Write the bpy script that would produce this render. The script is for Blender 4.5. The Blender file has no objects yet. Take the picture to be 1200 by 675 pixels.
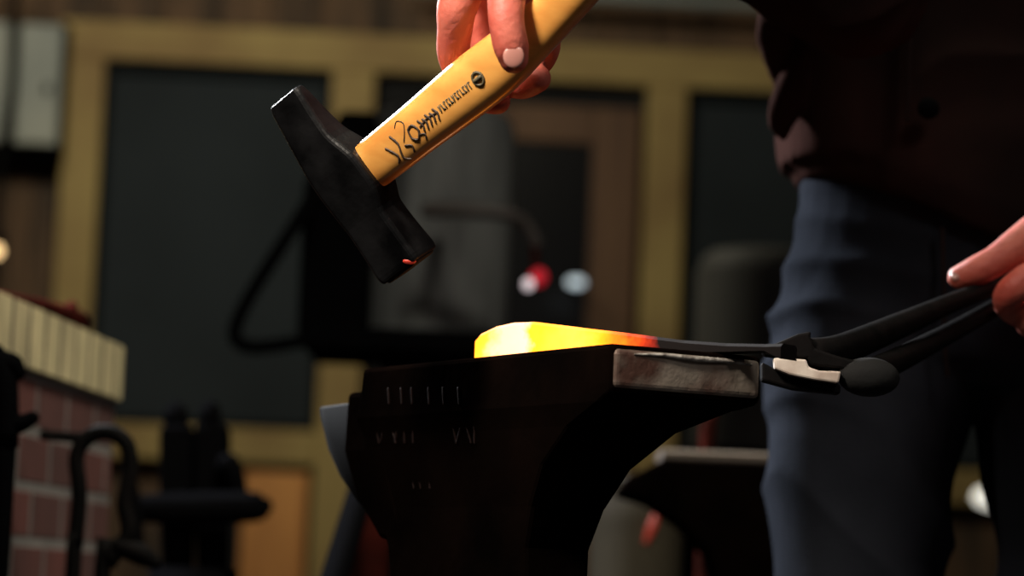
import bpy, bmesh, math, random
from mathutils import Vector, Matrix, noise
random.seed(4)
C = bpy.context.scene.collection
SC = bpy.context.scene
V = Vector
# ------------------------------------------------------------------ camera
F = 3500.0                      # focal length in pixels of a 1200 px wide frame
CAM = V((0, 0, 0.65)); TH = math.atan(353/F); RO = math.radians(2.4)
fwd = V((0, math.cos(TH), math.sin(TH)))
_r0 = V((1, 0, 0)); _u0 = V((0, -math.sin(TH), math.cos(TH)))
rgt = _r0*math.cos(RO) + _u0*math.sin(RO)
upv = -_r0*math.sin(RO) + _u0*math.cos(RO)
cd = bpy.data.cameras.new('camera'); cam = bpy.data.objects.new('camera', cd); C.objects.link(cam)
M = Matrix((rgt, upv, -fwd)).transposed().to_4x4(); M.translation = CAM
cam.matrix_world = M
cd.sensor_width = 36; cd.lens = F/1200*36; cd.clip_start = .05; cd.clip_end = 60
cd.dof.use_dof = True; cd.dof.focus_distance = 1.80; cd.dof.aperture_fstop = 6.6
SC.camera = cam
SC.view_settings.view_transform = 'Standard'; SC.view_settings.look = 'None'
SC.view_settings.exposure = 0; SC.view_settings.gamma = 1

def ray(px, py): return fwd*F + rgt*(px-600) + upv*(337.5-py)
def P(px, py, Y):
    d = ray(px, py); return CAM + d*(Y/d.y)
def pln(px, py, p0, n):
    d = ray(px, py); return CAM + d*((p0-CAM).dot(n)/d.dot(n))

# ------------------------------------------------------------------ materials
def mat(name, col, rough=.6, metal=0, col2=None, nscale=8, stretch=(1,1,1), bump=0, bscale=None, coat=0, detail=4, spec=.5, thr=(.35,.65), sheen=0):
    m = bpy.data.materials.new(name); m.use_nodes = True
    nt = m.node_tree; b = nt.nodes['Principled BSDF']
    b.inputs['Roughness'].default_value = rough; b.inputs['Metallic'].default_value = metal
    b.inputs['Specular IOR Level'].default_value = spec
    b.inputs['Coat Weight'].default_value = coat; b.inputs['Coat Roughness'].default_value = .12
    b.inputs['Base Color'].default_value = (*col, 1)
    tc = nt.nodes.new('ShaderNodeTexCoord'); mp = nt.nodes.new('ShaderNodeMapping')
    mp.inputs['Scale'].default_value = stretch
    nt.links.new(tc.outputs['Object'], mp.inputs['Vector'])
    n = nt.nodes.new('ShaderNodeTexNoise'); n.inputs['Scale'].default_value = nscale; n.inputs['Detail'].default_value = detail
    nt.links.new(mp.outputs[0], n.inputs['Vector'])
    if col2 is not None:
        r = nt.nodes.new('ShaderNodeValToRGB')
        r.color_ramp.elements[0].position = thr[0]; r.color_ramp.elements[1].position = thr[1]
        r.color_ramp.elements[0].color = (*col, 1); r.color_ramp.elements[1].color = (*col2, 1)
        nt.links.new(n.outputs['Fac'], r.inputs['Fac']); nt.links.new(r.outputs['Color'], b.inputs['Base Color'])
    if bump:
        n2 = n
        if bscale:
            n2 = nt.nodes.new('ShaderNodeTexNoise'); n2.inputs['Scale'].default_value = bscale; n2.inputs['Detail'].default_value = 5
            nt.links.new(mp.outputs[0], n2.inputs['Vector'])
        bp = nt.nodes.new('ShaderNodeBump'); bp.inputs['Strength'].default_value = bump; bp.inputs['Distance'].default_value = .002
        nt.links.new(n2.outputs['Fac'], bp.inputs['Height']); nt.links.new(bp.outputs[0], b.inputs['Normal'])
    return m

def emit(name, col, s):
    m = bpy.data.materials.new(name); m.use_nodes = True
    b = m.node_tree.nodes['Principled BSDF']
    b.inputs['Base Color'].default_value = (*[min(1, c) for c in col], 1)
    b.inputs['Emission Color'].default_value = (*col, 1); b.inputs['Emission Strength'].default_value = s
    return m

MT = {}
MT['timber'] = mat('yellow_timber', (.40,.29,.105), .75, col2=(.24,.145,.055), nscale=3, stretch=(1,1,1), bump=.3, thr=(.4,.75))
MT['plank'] = mat('weathered_plank', (.15,.085,.045), .85, col2=(.045,.030,.020), nscale=3, stretch=(4,4,.6), bump=.3)
MT['darkgap'] = mat('dark_void', (.004,.004,.005), .9)
MT['slate'] = mat('dark_pane', (.032,.039,.045), .95, col2=(.023,.028,.032), nscale=1.5, spec=.1)
MT['doorwood'] = mat('brown_door_wood', (.17,.09,.045), .7, col2=(.11,.055,.03), nscale=3, stretch=(4,4,.5))
MT['orangewood'] = mat('orange_panel_wood', (.78,.35,.10), .6, col2=(.50,.20,.055), nscale=2.5, stretch=(5,5,.6))
MT['greybox'] = mat('pale_grey_enamel', (.36,.37,.32), .5, col2=(.22,.24,.22), nscale=3)
MT['black'] = mat('black_iron', (.004,.004,.004), .65, col2=(.007,.006,.006), nscale=20, spec=.03)
MT['blackmatt'] = mat('matt_black', (.003,.003,.0035), 1, spec=0)
MT['sheet'] = mat('grey_sheet_steel', (.20,.21,.215), .55, col2=(.035,.036,.04), nscale=4, metal=0, stretch=(3,3,.6))
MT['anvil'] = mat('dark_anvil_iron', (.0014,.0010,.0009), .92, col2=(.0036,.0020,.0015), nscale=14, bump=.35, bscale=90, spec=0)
MT['anvilend'] = mat('worn_anvil_steel', (.26,.22,.18), .36, metal=.4, col2=(.10,.05,.038), nscale=26, bump=.5, bscale=120, thr=(.42,.62))
MT['raised'] = mat('worn_letter_edges', (.012,.006,.005), .7, spec=.05)
MT['hornnose'] = mat('bare_grey_steel', (.006,.0062,.007), .75, metal=.0, col2=(.0035,.0035,.004), spec=.02, nscale=12)
MT['hammer'] = mat('black_forged_steel', (.0010,.0010,.0012), .33, metal=0, bump=.2, bscale=140, spec=.16, col2=(.007,.007,.0075), nscale=40)
MT['steelbare'] = mat('bright_bare_steel', (.45,.43,.40), .3, metal=.9)
MT['redpaint'] = mat('red_paint', (.45,.03,.02), .4)
MT['whitepaint'] = mat('white_paint', (.8,.82,.85), .35)
MT['ink'] = mat('dark_ink', (.045,.025,.014), .6)
MT['ink2'] = mat('grey_ink', (.075,.06,.03), .6)
MT['silver'] = mat('silver_foil', (.9,.9,.9), .35, metal=.2)
MT['palejaw'] = mat('pale_heated_steel', (.60,.53,.46), .6, metal=.0, col2=(.36,.28,.23), nscale=60, bump=.3)  # paler than the other tong parts, with fine mottling
MT['tong'] = mat('black_tong_steel', (.004,.004,.004), .6, col2=(.007,.006,.006), nscale=60, bump=.4, spec=.02)
MT['boss'] = mat('dull_grey_steel', (.012,.012,.012), .8, spec=.1, bump=.5, bscale=80)
MT['denim'] = mat('blue_grey_denim', (.013,.0148,.019), 1.0, col2=(.024,.027,.035), nscale=7, bump=.5, bscale=500, spec=0)
MT['jacket'] = mat('dark_brown_leather', (.034,.017,.0145), .9, col2=(.016,.0105,.0095), nscale=6, bump=.35, bscale=60, spec=0)
MT['button'] = mat('black_button', (.001,.001,.001), .9, spec=.05)
MT['seam'] = mat('seam_thread', (.022,.014,.013), 1, spec=0)
MT['rustred'] = mat('rusty_red_iron', (.045,.008,.006), .9, col2=(.014,.005,.004), nscale=16, spec=0)
MT['stump'] = mat('oak_stump', (.06,.04,.025), .9, col2=(.03,.02,.012), nscale=6, stretch=(3,3,.4), bump=.5)
MT['concrete'] = mat('dark_concrete', (.03,.028,.026), .9, col2=(.02,.018,.017), nscale=3)
MT['olive'] = mat('olive_metal', (.085,.07,.045), .6, col2=(.055,.045,.03), nscale=4)
MT['hair'] = mat('dark_hair', (.02,.014,.01), .7)
MT['boot'] = mat('black_boot_leather', (.01,.009,.008), .5)
MT['nail'] = mat('fingernail', (.36,.16,.13), .3, coat=.3)

# wood of the hammer handle: lacquered hickory with long grain
def handle_mat():
    m = mat('lacquered_hickory', (.74,.36,.085), .38, col2=(.56,.225,.045), nscale=9, stretch=(1,6,6), coat=.6, bump=.06)
    return m
MT['hickory'] = handle_mat()
# skin
def skin_mat():
    m = mat('ruddy_skin', (.54,.145,.10), .55, col2=(.38,.065,.045), nscale=28, bump=.35, bscale=220, spec=.4)
    b = m.node_tree.nodes['Principled BSDF']
    b.inputs['Subsurface Weight'].default_value = .12; b.inputs['Subsurface Scale'].default_value = .004
    b.inputs['Subsurface Radius'].default_value = (1,.3,.2)
    return m
MT['skin'] = skin_mat()
# bricks
def brick_mat(name, c1, c2, mortar, bw, rh, msz=.02, rot=False):
    m = bpy.data.materials.new(name); m.use_nodes = True; nt = m.node_tree; b = nt.nodes['Principled BSDF']
    b.inputs['Roughness'].default_value = .9
    tc = nt.nodes.new('ShaderNodeTexCoord'); sp = nt.nodes.new('ShaderNodeSeparateXYZ'); cb = nt.nodes.new('ShaderNodeCombineXYZ')
    ad = nt.nodes.new('ShaderNodeMath'); ad.operation = 'ADD'
    nt.links.new(tc.outputs['Object'], sp.inputs[0])
    nt.links.new(sp.outputs['X'], ad.inputs[0]); nt.links.new(sp.outputs['Y'], ad.inputs[1])
    nt.links.new(ad.outputs[0], cb.inputs['X']); nt.links.new(sp.outputs['Z'], cb.inputs['Y'])
    br = nt.nodes.new('ShaderNodeTexBrick'); nt.links.new(cb.outputs[0], br.inputs['Vector'])
    br.inputs['Scale'].default_value = 1; br.inputs['Brick Width'].default_value = bw; br.inputs['Row Height'].default_value = rh
    br.inputs['Mortar Size'].default_value = msz; br.inputs['Mortar Smooth'].default_value = .3
    br.inputs['Color1'].default_value = (*c1, 1); br.inputs['Color2'].default_value = (*c2, 1); br.inputs['Mortar'].default_value = (*mortar, 1)
    if rot: br.offset = 0
    nz = nt.nodes.new('ShaderNodeTexNoise'); nz.inputs['Scale'].default_value = 14
    mx = nt.nodes.new('ShaderNodeMixRGB'); mx.blend_type = 'MULTIPLY'; mx.inputs[0].default_value = .7
    nt.links.new(tc.outputs['Object'], nz.inputs['Vector'])
    nt.links.new(br.outputs['Color'], mx.inputs[1]); nt.links.new(nz.outputs['Fac'], mx.inputs[2])
    nt.links.new(mx.outputs[0], b.inputs['Base Color'])
    bp = nt.nodes.new('ShaderNodeBump'); bp.invert = True; bp.inputs['Distance'].default_value = .006; bp.inputs['Strength'].default_value = .8
    nt.links.new(br.outputs['Fac'], bp.inputs['Height']); nt.links.new(bp.outputs[0], b.inputs['Normal'])
    return m
MT['brick'] = brick_mat('red_brickwork', (.20,.055,.045), (.10,.04,.036), (.26,.24,.23), .15, .052, .006)
MT['soldier'] = brick_mat('cream_soldier_bricks', (.95,.82,.46), (.78,.66,.38), (.16,.12,.09), .075, .30, .006, True)

# ------------------------------------------------------------------ mesh helpers
def cr(pts, n):
    """Catmull-Rom resample of a list of tuples"""
    out = []
    k = len(pts)
    for i in range(k-1):
        p0 = pts[max(i-1,0)]; p1 = pts[i]; p2 = pts[i+1]; p3 = pts[min(i+2,k-1)]
        for j in range(n):
            t = j/n
            out.append(tuple(.5*((2*b)+(-a+c)*t+(2*a-5*b+4*c-d)*t*t+(-a+3*b-3*c+d)*t**3) for a,b,c,d in zip(p0,p1,p2,p3)))
    out.append(tuple(pts[-1])); return out

class MB:
    def __init__(s): s.v=[]; s.f=[]; s.mi=[]; s.m=0
    def add(s, vs, fs):
        o=len(s.v); s.v += [V(a) for a in vs]
        for f in fs: s.f.append([o+i for i in f]); s.mi.append(s.m)
        return s
    def rings(s, rs, cap=True, closed=False):
        n=len(rs[0]); vs=[p for r in rs for p in r]; fs=[]
        m=len(rs)
        for i in range(m-1 if not closed else m):
            a=i*n; b=((i+1)%m)*n
            for j in range(n): fs.append((a+j,a+(j+1)%n,b+(j+1)%n,b+j))
        if cap and not closed:
            fs.append(tuple(range(n))[::-1]); fs.append(tuple(range((m-1)*n,m*n)))
        return s.add(vs,fs)
    def box(s, c, d, R=None):
        c=V(c); vs=[]
        for x in (-.5,.5):
            for y in (-.5,.5):
                for z in (-.5,.5):
                    q=V((x*d[0],y*d[1],z*d[2])); q = R@q if R else q; vs.append(c+q)
        return s.add(vs,[(0,1,3,2),(4,6,7,5),(0,4,5,1),(2,3,7,6),(0,2,6,4),(1,5,7,3)])
    def prism(s, poly, off):
        n=len(poly); off=V(off)
        vs=[V(p) for p in poly]+[V(p)+off for p in poly]
        fs=[tuple(range(n)),tuple(range(2*n-1,n-1,-1))]+[(i,i+n,(i+1)%n+n,(i+1)%n) for i in range(n)]
        return s.add(vs,fs)
    def tube(s, pts, r, n=14, sm=6, round_=True, flat=1.0, fdir=None):
        """pts: Vectors ; r: radius or list"""
        if not hasattr(r,'__len__'): r=[r]*len(pts)
        q=cr([(*p,a) for p,a in zip(pts,r)],sm) if sm>1 and len(pts)>2 else ([(*p,a) for p,a in zip(pts,r)])
        P_=[V(a[:3]) for a in q]; Rr=[max(a[3],1e-5) for a in q]
        rs=[]; t0=(P_[1]-P_[0]).normalized()
        nrm=fdir.copy() if fdir else (V((0,0,1)) if abs(t0.z)<.9 else V((1,0,0)))
        nrm=(nrm-t0*nrm.dot(t0)).normalized()
        data=[]
        for i,p in enumerate(P_):
            t=(P_[min(i+1,len(P_)-1)]-P_[max(i-1,0)]).normalized()
            nrm=(nrm-t*nrm.dot(t)).normalized(); data.append((p,t,nrm.copy(),Rr[i]))
        seq=[]
        if round_:
            p,t,nn,a=data[0]
            for k in (80,60,35,15): seq.append((p-t*a*math.sin(math.radians(k)),t,nn,a*math.cos(math.radians(k))))
        seq+=data
        if round_:
            p,t,nn,a=data[-1]
            for k in (15,35,60,80): seq.append((p+t*a*math.sin(math.radians(k)),t,nn,a*math.cos(math.radians(k))))
        for p,t,nn,a in seq:
            b=t.cross(nn)
            rs.append([p+nn*(math.cos(2*math.pi*j/n)*a*flat)+b*(math.sin(2*math.pi*j/n)*a) for j in range(n)])
        return s.rings(rs)
    def ell(s, c, rad, R=None, n=20, m=12):
        c=V(c); rs=[]
        for i in range(m+1):
            ph=math.pi*(i+.02)/(m+.04)-math.pi/2
            ring=[]
            for j in range(n):
                a=2*math.pi*j/n
                q=V((rad[0]*math.cos(ph)*math.cos(a),rad[1]*math.cos(ph)*math.sin(a),rad[2]*math.sin(ph)))
                ring.append(c+((R@q) if R else q))
            rs.append(ring)
        return s.rings(rs)
    def build(s, name, mats, parent=None, smooth=False, bevel=0, seg=2, origin=None, remesh=0, smoothit=0, angle=35):
        me=bpy.data.meshes.new(name)
        o0=V(origin) if origin is not None else V((0,0,0))
        me.from_pydata([tuple(p-o0) for p in s.v],[],s.f)
        bm=bmesh.new(); bm.from_mesh(me); bmesh.ops.recalc_face_normals(bm,faces=bm.faces[:]); bm.to_mesh(me); bm.free()
        if not isinstance(mats,(list,tuple)): mats=[mats]
        for m in mats: me.materials.append(m)
        if len(mats)>1:
            for p,i in zip(me.polygons,s.mi): p.material_index=i
        ob=bpy.data.objects.new(name,me); C.objects.link(ob)
        if origin is not None: ob.location=o0
        if remesh:
            md=ob.modifiers.new('r','REMESH'); md.mode='VOXEL'; md.voxel_size=remesh; md.use_smooth_shade=True
            if smoothit:
                sm=ob.modifiers.new('s','SMOOTH'); sm.iterations=smoothit; sm.factor=.5
            dg=bpy.context.evaluated_depsgraph_get(); dg.update()
            nm=bpy.data.meshes.new_from_object(ob.evaluated_get(dg)); ob.modifiers.clear(); ob.data=nm; nm.name=name
            if not nm.materials:
                for m in mats: nm.materials.append(m)
        if bevel:
            b=ob.modifiers.new('b','BEVEL'); b.width=bevel; b.segments=seg; b.limit_method='ANGLE'; b.angle_limit=math.radians(angle)
            b.harden_normals=False
        if smooth or remesh:
            for p in ob.data.polygons: p.use_smooth=True
        if parent is not None: setpar(ob,parent)
        return ob

def setpar(o,parent):
    o.parent=parent
    mw=Matrix.Translation(parent_loc(parent)); o.matrix_parent_inverse=mw.inverted()
def parent_loc(p):
    l=V(p.location)
    return l
def thing(name,label,cat,loc,group=None):
    o=bpy.data.objects.new(name,None); C.objects.link(o); o.location=loc; o.empty_display_size=.05
    o['label']=label; o['category']=cat
    if group: o['group']=group
    return o
def tag(o,label,cat,group=None):
    o['label']=label; o['category']=cat
    if group: o['group']=group
    return o
def struct(o): o['kind']='structure'; return o

# ------------------------------------------------------------------ back wall (9 m away, turned 3 degrees)
KW=.05
wn=V((KW,-1,0)).normalized(); wx=V((1,KW,0)).normalized(); W0=V((0,9,0))
def wl(px,py,off=0):
    p=pln(px,py,W0+wn*off,wn); return (p-W0).dot(wx), p.z
RW=Matrix((wx,-wn,V((0,0,1)))).transposed()      # columns: along the wall, into the wall, up
def wbox(mb,x0,x1,z0,z1,o0,o1):
    c=W0+wx*((x0+x1)/2)+wn*((o0+o1)/2)+V((0,0,(z0+z1)/2))
    return mb.box(c,(abs(x1-x0),abs(o1-o0),abs(z1-z0)),RW)
xA0,_=wl(72,200); xA1,_=wl(117,200)
xB0,_=wl(389,110); xB1,_=wl(439,110)
xC0,_=wl(757,160); xC1,_=wl(803,160)
_,zT=wl(480,44); _,zTb=wl(480,88)
_,zR=wl(300,503); _,zRb=wl(300,543)
ZC=3.0; XL=-3.2; XR=3.4
# plank wall behind everything
mb=MB(); x=XL
while x<XR:
    w=random.uniform(.13,.19); d=random.uniform(0,.012)
    wbox(mb,x,min(x+w-.006,XR),0,ZC,-.05-d,-.09); x+=w
wbox(mb,XL,XR,0,ZC,-.09,-.14)
struct(mb.build('wall_back',MT['plank'],bevel=.003,seg=1))
def trim(i,x0,x1,z0,z1,o0=-.05,o1=.03,m='timber'):
    mb=MB(); wbox(mb,x0,x1,z0,z1,o0,o1); struct(mb.build('trim_%d'%i,MT[m],bevel=.006))
trim(1,xA0-.02,XR,zTb,zT)                       # head beam
trim(2,xA0,xA1,0,zTb); trim(3,xB0,xB1,0,zTb); trim(4,xC0,xC1,0,zTb)
trim(5,xA1,xB0,zRb,zR)                          # sill rail
xD0=xC1+1.2
trim(6,xC1,xD0,zRb-.03,zR-.03); trim(7,xD0,xD0+.12,0,zTb)
# windows : dark panes with slim dark frames
def window(i,x0,x1,z0,z1):
    mb=MB(); wbox(mb,x0,x1,z0,z1,-.045,-.02); w=struct(mb.build('window_%d'%i,MT['slate']))
    fr=MB(); t=.022
    wbox(fr,x0,x0+t,z0,z1,-.02,.0); wbox(fr,x1-t,x1,z0,z1,-.02,.0); wbox(fr,x0+t,x1-t,z1-t*1.6,z1,-.02,.0); wbox(fr,x0+t,x1-t,z0,z0+t,-.02,.0)
    fo=fr.build('window_frame',mat('dark_frame_%d'%i,(.008,.010,.011),.9,spec=.1)); fo.parent=w
window(1,xA1,xB0,zR,zTb); window(2,xC1,xD0,zR-.03,zTb)
# lower panels
xO0,_=wl(283,600); xO1,_=wl(362,600); _,zO=wl(320,552)
mb=MB(); wbox(mb,xO0-.06,xB0,0,zRb-.001,-.05,-.035); struct(mb.build('trim_8',MT['darkgap']))
mb=MB(); wbox(mb,xO0,xO1-.005,0.02,zO,-.035,-.005); struct(mb.build('trim_9',MT['orangewood'],bevel=.01))
# door
_,zDt=wl(640,122); xG0,_=wl(596,250); xG1,_=wl(692,250); _,zGt=wl(640,166); xDr,_=wl(747,250); xDl,_=wl(500,250)
mb=MB(); wbox(mb,xB1,xC0,0,zTb,-.05,-.04); struct(mb.build('trim_10',MT['darkgap']))
mb=MB()
wbox(mb,xG1,xDr,0,zDt,-.04,-.005); wbox(mb,xDl,xG0,0,zDt,-.04,-.005); wbox(mb,xG0,xG1,zGt,zDt,-.04,-.005); wbox(mb,xG0,xG1,0,zGt-1.05,-.04,-.005)
dr=struct(mb.build('door_1',MT['doorwood'],bevel=.008))
mb=MB(); wbox(mb,xG0,xG1,zGt-1.05,zGt,-.03,-.022)
g=mb.build('door_pane',mat('black_glass',(.004,.004,.005),.25)); g.parent=dr
hd_=MB(); p=W0+wx*(xDr-.05)+V((0,0,.98)); hd_.tube([p+wn*.0,p+wn*.05,p+wn*.05-wx*.09],.009,n=10,sm=1)
g=hd_.build('door_handle',MT['steelbare'],smooth=True); g.parent=dr
# rest of the shell
mb=MB(); mb.box((0,4,-.05),(8,13,.1)); struct(mb.build('floor',MT['concrete']))
mb=MB(); mb.box((0,4,ZC+.05),(8,13,.1)); struct(mb.build('ceiling',MT['plank']))
mb=MB(); mb.box((-3.25,3.9,1.5),(.1,10.4,3)); struct(mb.build('wall_left',MT['plank']))
mb=MB(); mb.box((3.45,3.6,1.5),(.1,10.6,3)); struct(mb.build('wall_right',MT['plank']))

# ------------------------------------------------------------------ things on the back wall
# electrical cabinet
x1,_=wl(70,100,.15); _,z1=wl(35,26,.15); _,z0=wl(35,168,.15); x0=x1-.30; xm,_=wl(14,100,.15)
cc=W0+wx*((x0+x1)/2)+wn*.05+V((0,0,(z0+z1)/2))
t=thing('electrical_cabinet','pale grey wall cabinet on the planks left of the yellow timber frame','cabinet',cc)
mb=MB(); wbox(mb,x0-.01,x1+.012,z0-.03,z1+.01,-.045,.10); mb.build('cabinet_back',MT['blackmatt'],t,bevel=.004)  # black back reaches past the doors, painting the dark shadow border
mb=MB(); wbox(mb,xm+.012,x1,z0,z1,.10,.14); cdoor=mb.build('door',MT['greybox'],t,bevel=.008)
mb=MB(); wbox(mb,x0,xm-.012,z0,z1,.10,.14); mb.build('door',MT['greybox'],t,bevel=.008)
lx,lz=wl(55,103,.16); mb=MB(); mb.ell(W0+wx*lx+wn*.145+V((0,0,lz)),(.013,.008,.018)); mb.build('lock',MT['sheet'],cdoor,smooth=True)
mb=MB(); pts=[pln(a,b,W0+wn*.17,wn) for a,b in ((20,-30),(16,30),(15,90),(7,150),(-3,230),(-12,400))]; pts.append(V((pts[-1].x,pts[-1].y,.014)))
mb.tube(pts,.013); tag(mb.build('conduit_cable',MT['black'],smooth=True),'thin black cable hanging down in front of the grey wall cabinet','cable')
# pipe high on the wall at right
mb=MB(); a=pln(600,-9,W0+wn*.12,wn); b=pln(900,12,W0+wn*.12,wn); b=a+wx*((b-a).dot(wx))
mb.tube([a-wx*.3,b+wx*1.2],.020,sm=1)
for q in (a,a+wx*.8,b+wx*.6): mb.box(q-wn*.06,(.02,.22,.05),RW)
tag(mb.build('wall_pipe',mat('blue_grey_pipe',(.20,.23,.23),.5),smooth=False),'horizontal blue-grey pipe above the timber head beam','pipe')
# glowing balls: one small lamp, and two glints added as emission
def blob(name,px,py,Y,r,em,s,label,cat,back=True):
    p=P(px,py,Y); t=thing(name,label,cat,p)
    mb=MB(); mb.ell(p,(r[0],r[0]*.8,r[1])); mb.build('bulb',emit(name+'_glow',em,s),t,smooth=True)
    mb=MB(); mb.tube([p+V((0,.01,r[1]*.9)),p+V((0,.03,r[1]*1.8)),p+V((0,.30 if Y>8 else .05,r[1]*1.9))],.008,n=8,sm=2); mb.build('bracket',MT['black'],t,smooth=True)
    return t
blob('wall_lamp',675,331,8.72,(.026,.014),(.78,.92,1.0),.75,'small white lamp glowing beside the wooden door frame','lamp')  # bright reflection by the door pane, built as a glowing ball
blob('bench_lamp',1163,583,7.5,(.05,.028),(1,.97,.85),1.0,'small white lamp seen between the trouser legs','lamp')  # glint on a shiny object, built as a glowing ball
blob('work_lamp',-4,294,5.0,(.012,.013),(1,.66,.3),1.6,'small warm lamp at the left edge above the brick forge','lamp')

# ------------------------------------------------------------------ brick forge (left), running away from the camera
c1=P(147,410,3.28); c0=P(-4,362,2.66)
zt=c1.z; e=V((c1.x-c0.x,c1.y-c0.y,0)).normalized(); per=V((-e.y,e.x,0))      # per points left
_,zs=0,0; zs=P(140,472,3.28).z
t=thing('brick_forge','red brick forge hearth with a pale upright brick edge at the left','forge',(c1.x-.4,c1.y-.6,0))
base0=V((c1.x,c1.y,0)); L=1.25; Dp=.8
def slab(z0,z1,g=0,r=.05):
    A=base0+e*g; out=[]
    pts=[]
    # far-right corner rounded
    for k in range(7):
        a=math.pi/2*k/6
        pts.append(A-e*r+per*r + e*(r*math.sin(a)) - per*(r*math.cos(a)))
    pts+= [A+per*Dp, A+per*Dp-e*L, A-e*L]
    pts=[p-per*g for p in pts]
    return [V((p.x,p.y,z0)) for p in pts],z1-z0
def fb(name,z0,z1,g,m):
    poly,h=slab(z0,z1,g); mb=MB(); mb.prism([p for p in poly],(0,0,h)); return mb.build(name,m,t)
# object coordinates of bricks : use local frame aligned with e
def local_build(ob):
    R=Matrix((e,-per*-1,V((0,0,1)))).transposed().to_4x4()
    return ob
o1=fb('brick_wall',0,zs,0,MT['brick']); o2=fb('soldier_course',zs+.001,zt,.006,MT['soldier'])
poly,h=slab(zt+.001,zt+.02,-.06); mb=MB(); mb.prism(poly,(0,0,h)); mb.build('hearth_plate',MT['black'],t)
# rusty red tongs lying on it
def H(px,py,Y): return P(px,py,Y)
mb=MB(); 
pts=[H(-20,353,2.62),H(20,362,2.75),H(60,372,2.92),H(92,384,3.12)]
mb.tube(pts,[.007,.008,.010,.012]); 
mb.tube([H(18,366,2.76),H(50,378,2.9),H(78,374,3.02),H(84,366,3.05)],[.006,.009,.010,.006])
mb.tube([H(66,377,2.98),H(76,384,3.02),H(80,392,3.03)],[.007,.007,.004])
mb.v=[p+V((0,0,.006)) for p in mb.v]
rt=mb.build('fire_tongs',MT['rustred'],smooth=True); tag(rt,'rusty red iron tongs lying across the top of the brick forge','tongs')
# black iron fittings at the left edge
mb=MB(); mb.tube([P(-8,415,2.5),P(2,440,2.5),P(4,520,2.5),P(-2,600,2.5),V((P(-2,600,2.5).x,2.5,0.006))],[.010,.013,.013,.012,.012]); mb.tube([P(2,425,2.5),P(14,428,2.5),P(21,436,2.5)],[.010,.010,.007])
mb.tube([P(2,500,2.5),P(22,497,2.5),P(38,490,2.5)],[.008,.008,.006])
tag(mb.build('iron_stand',MT['blackmatt'],smooth=True),'black iron stand at the far left edge in front of the forge','stand')
# bent rod loop
Y=2.75
mb=MB(); pts=[P(84,700,Y),P(88,640,Y),P(93,580,Y),P(90,535,Y),P(104,512,Y),P(128,507,Y),P(148,520,Y),P(153,550,Y),P(146,590,Y),P(150,625,Y),P(128,660,Y),P(118,700,Y)]
pts=[V((pts[0].x,Y,.006))]+pts+[V((pts[-1].x,Y,.006))]
mb.tube(pts,.0075,n=12); mb.tube([P(52,510,Y),P(80,512,Y),P(106,514,Y)],.005)
mb.tube([P(140,640,Y),P(165,650,Y),P(182,660,Y)],[.009,.010,.006])
tag(mb.build('bent_iron_rod',MT['black'],smooth=True),'black iron rod bent into a tall loop in front of the bricks','rod')

# ------------------------------------------------------------------ leg vise (black, left of centre)
Y=3.6
b=P(226,600,Y); t=thing('leg_vise','black leg vise standing between the brick forge and the anvil','vise',(b.x,Y,0))
def pz(px,py): return P(px,py,Y)
mb=MB()
w0=pz(186,500);w1=pz(226,500)
def jaw(x0,x1,top,name,yo):
    mb=MB(); prof=[(x0+4,top),(x1-4,top),(x1,top+10),(x1-1,590),(x1-3,700)]; prof2=[(x0+4,700),(x0,590),(x0-0,top+10)]
    poly=[P(a,c,Y+yo) for a,c in prof+prof2]; mb.prism(poly,(0,.07,0)); mb.build(name,MT['blackmatt'],t,bevel=.006)
jaw(186,224,497,'front_jaw',0); jaw(227,265,495,'rear_jaw',.01)
mb=MB(); p0=P(206,490,Y+.03); mb.ell(p0,(.016,.02,.02)); p1=P(246,488,Y+.03); mb.ell(p1,(.014,.02,.02)); mb.build('jaw_lugs',MT['blackmatt'],t,smooth=True)
mb=MB(); mb.tube([P(152,597,Y-.03),P(170,596,Y-.03),P(230,596,Y-.03),P(300,594,Y-.03),P(309,593,Y-.03)],[.013,.017,.020,.018,.011],sm=3); mb.build('screw',MT['blackmatt'],t,smooth=True)
mb=MB(); mb.tube([P(156,570,Y-.06),P(160,600,Y-.06),P(163,640,Y-.06)],.007); mb.build('handle',MT['blackmatt'],t,smooth=True)
mb=MB(); mb.tube([P(268,545,Y),P(276,560,Y),P(283,585,Y)],[.015,.012,.009]); mb.build('spring',MT['blackmatt'],t,smooth=True)
mb=MB(); q=P(226,690,Y+.035); mb.tube([V((q.x,Y+.035,.66)),V((q.x,Y+.035,.35)),V((q.x,Y+.035,.003))],[.055,.035,.025],sm=2,round_=False); mb.build('leg',MT['blackmatt'],t,smooth=True)

# ------------------------------------------------------------------ forging machine behind the hammer
Y=4.5
bx=P(510,400,Y); t=thing('power_hammer','dark grey machine housing standing behind the raised hammer','machine',(bx.x,Y+.1,0))
def cyl(mb,cx,cy,z0,z1,r,n=32,ry=None,chamf=.0):
    ry=ry or r; rs=[]
    for (z,k) in ((z0,1-chamf),(z0+.01,1),(z1-.03,1),(z1-.012,.95),(z1,.84)):
        rs.append([V((cx+r*k*math.cos(2*math.pi*j/n),cy+ry*k*math.sin(2*math.pi*j/n),z)) for j in range(n)])
    mb.rings(rs)
l=P(428,250,Y); r=P(600,250,Y); zt_=P(560,122,Y).z; zb=P(500,392,Y).z
mb=MB(); cyl(mb,(l.x+r.x)/2,Y+.1,zb,zt_,(r.x-l.x)/2); mb.build('housing',MT['sheet'],t,smooth=True)
mb=MB(); A=P(354,250,Y-.06); B=P(436,250,Y-.06); z1=P(390,128,Y-.06).z; z1b=P(360,215,Y-.06).z; z0=P(380,394,Y-.06).z
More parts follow.
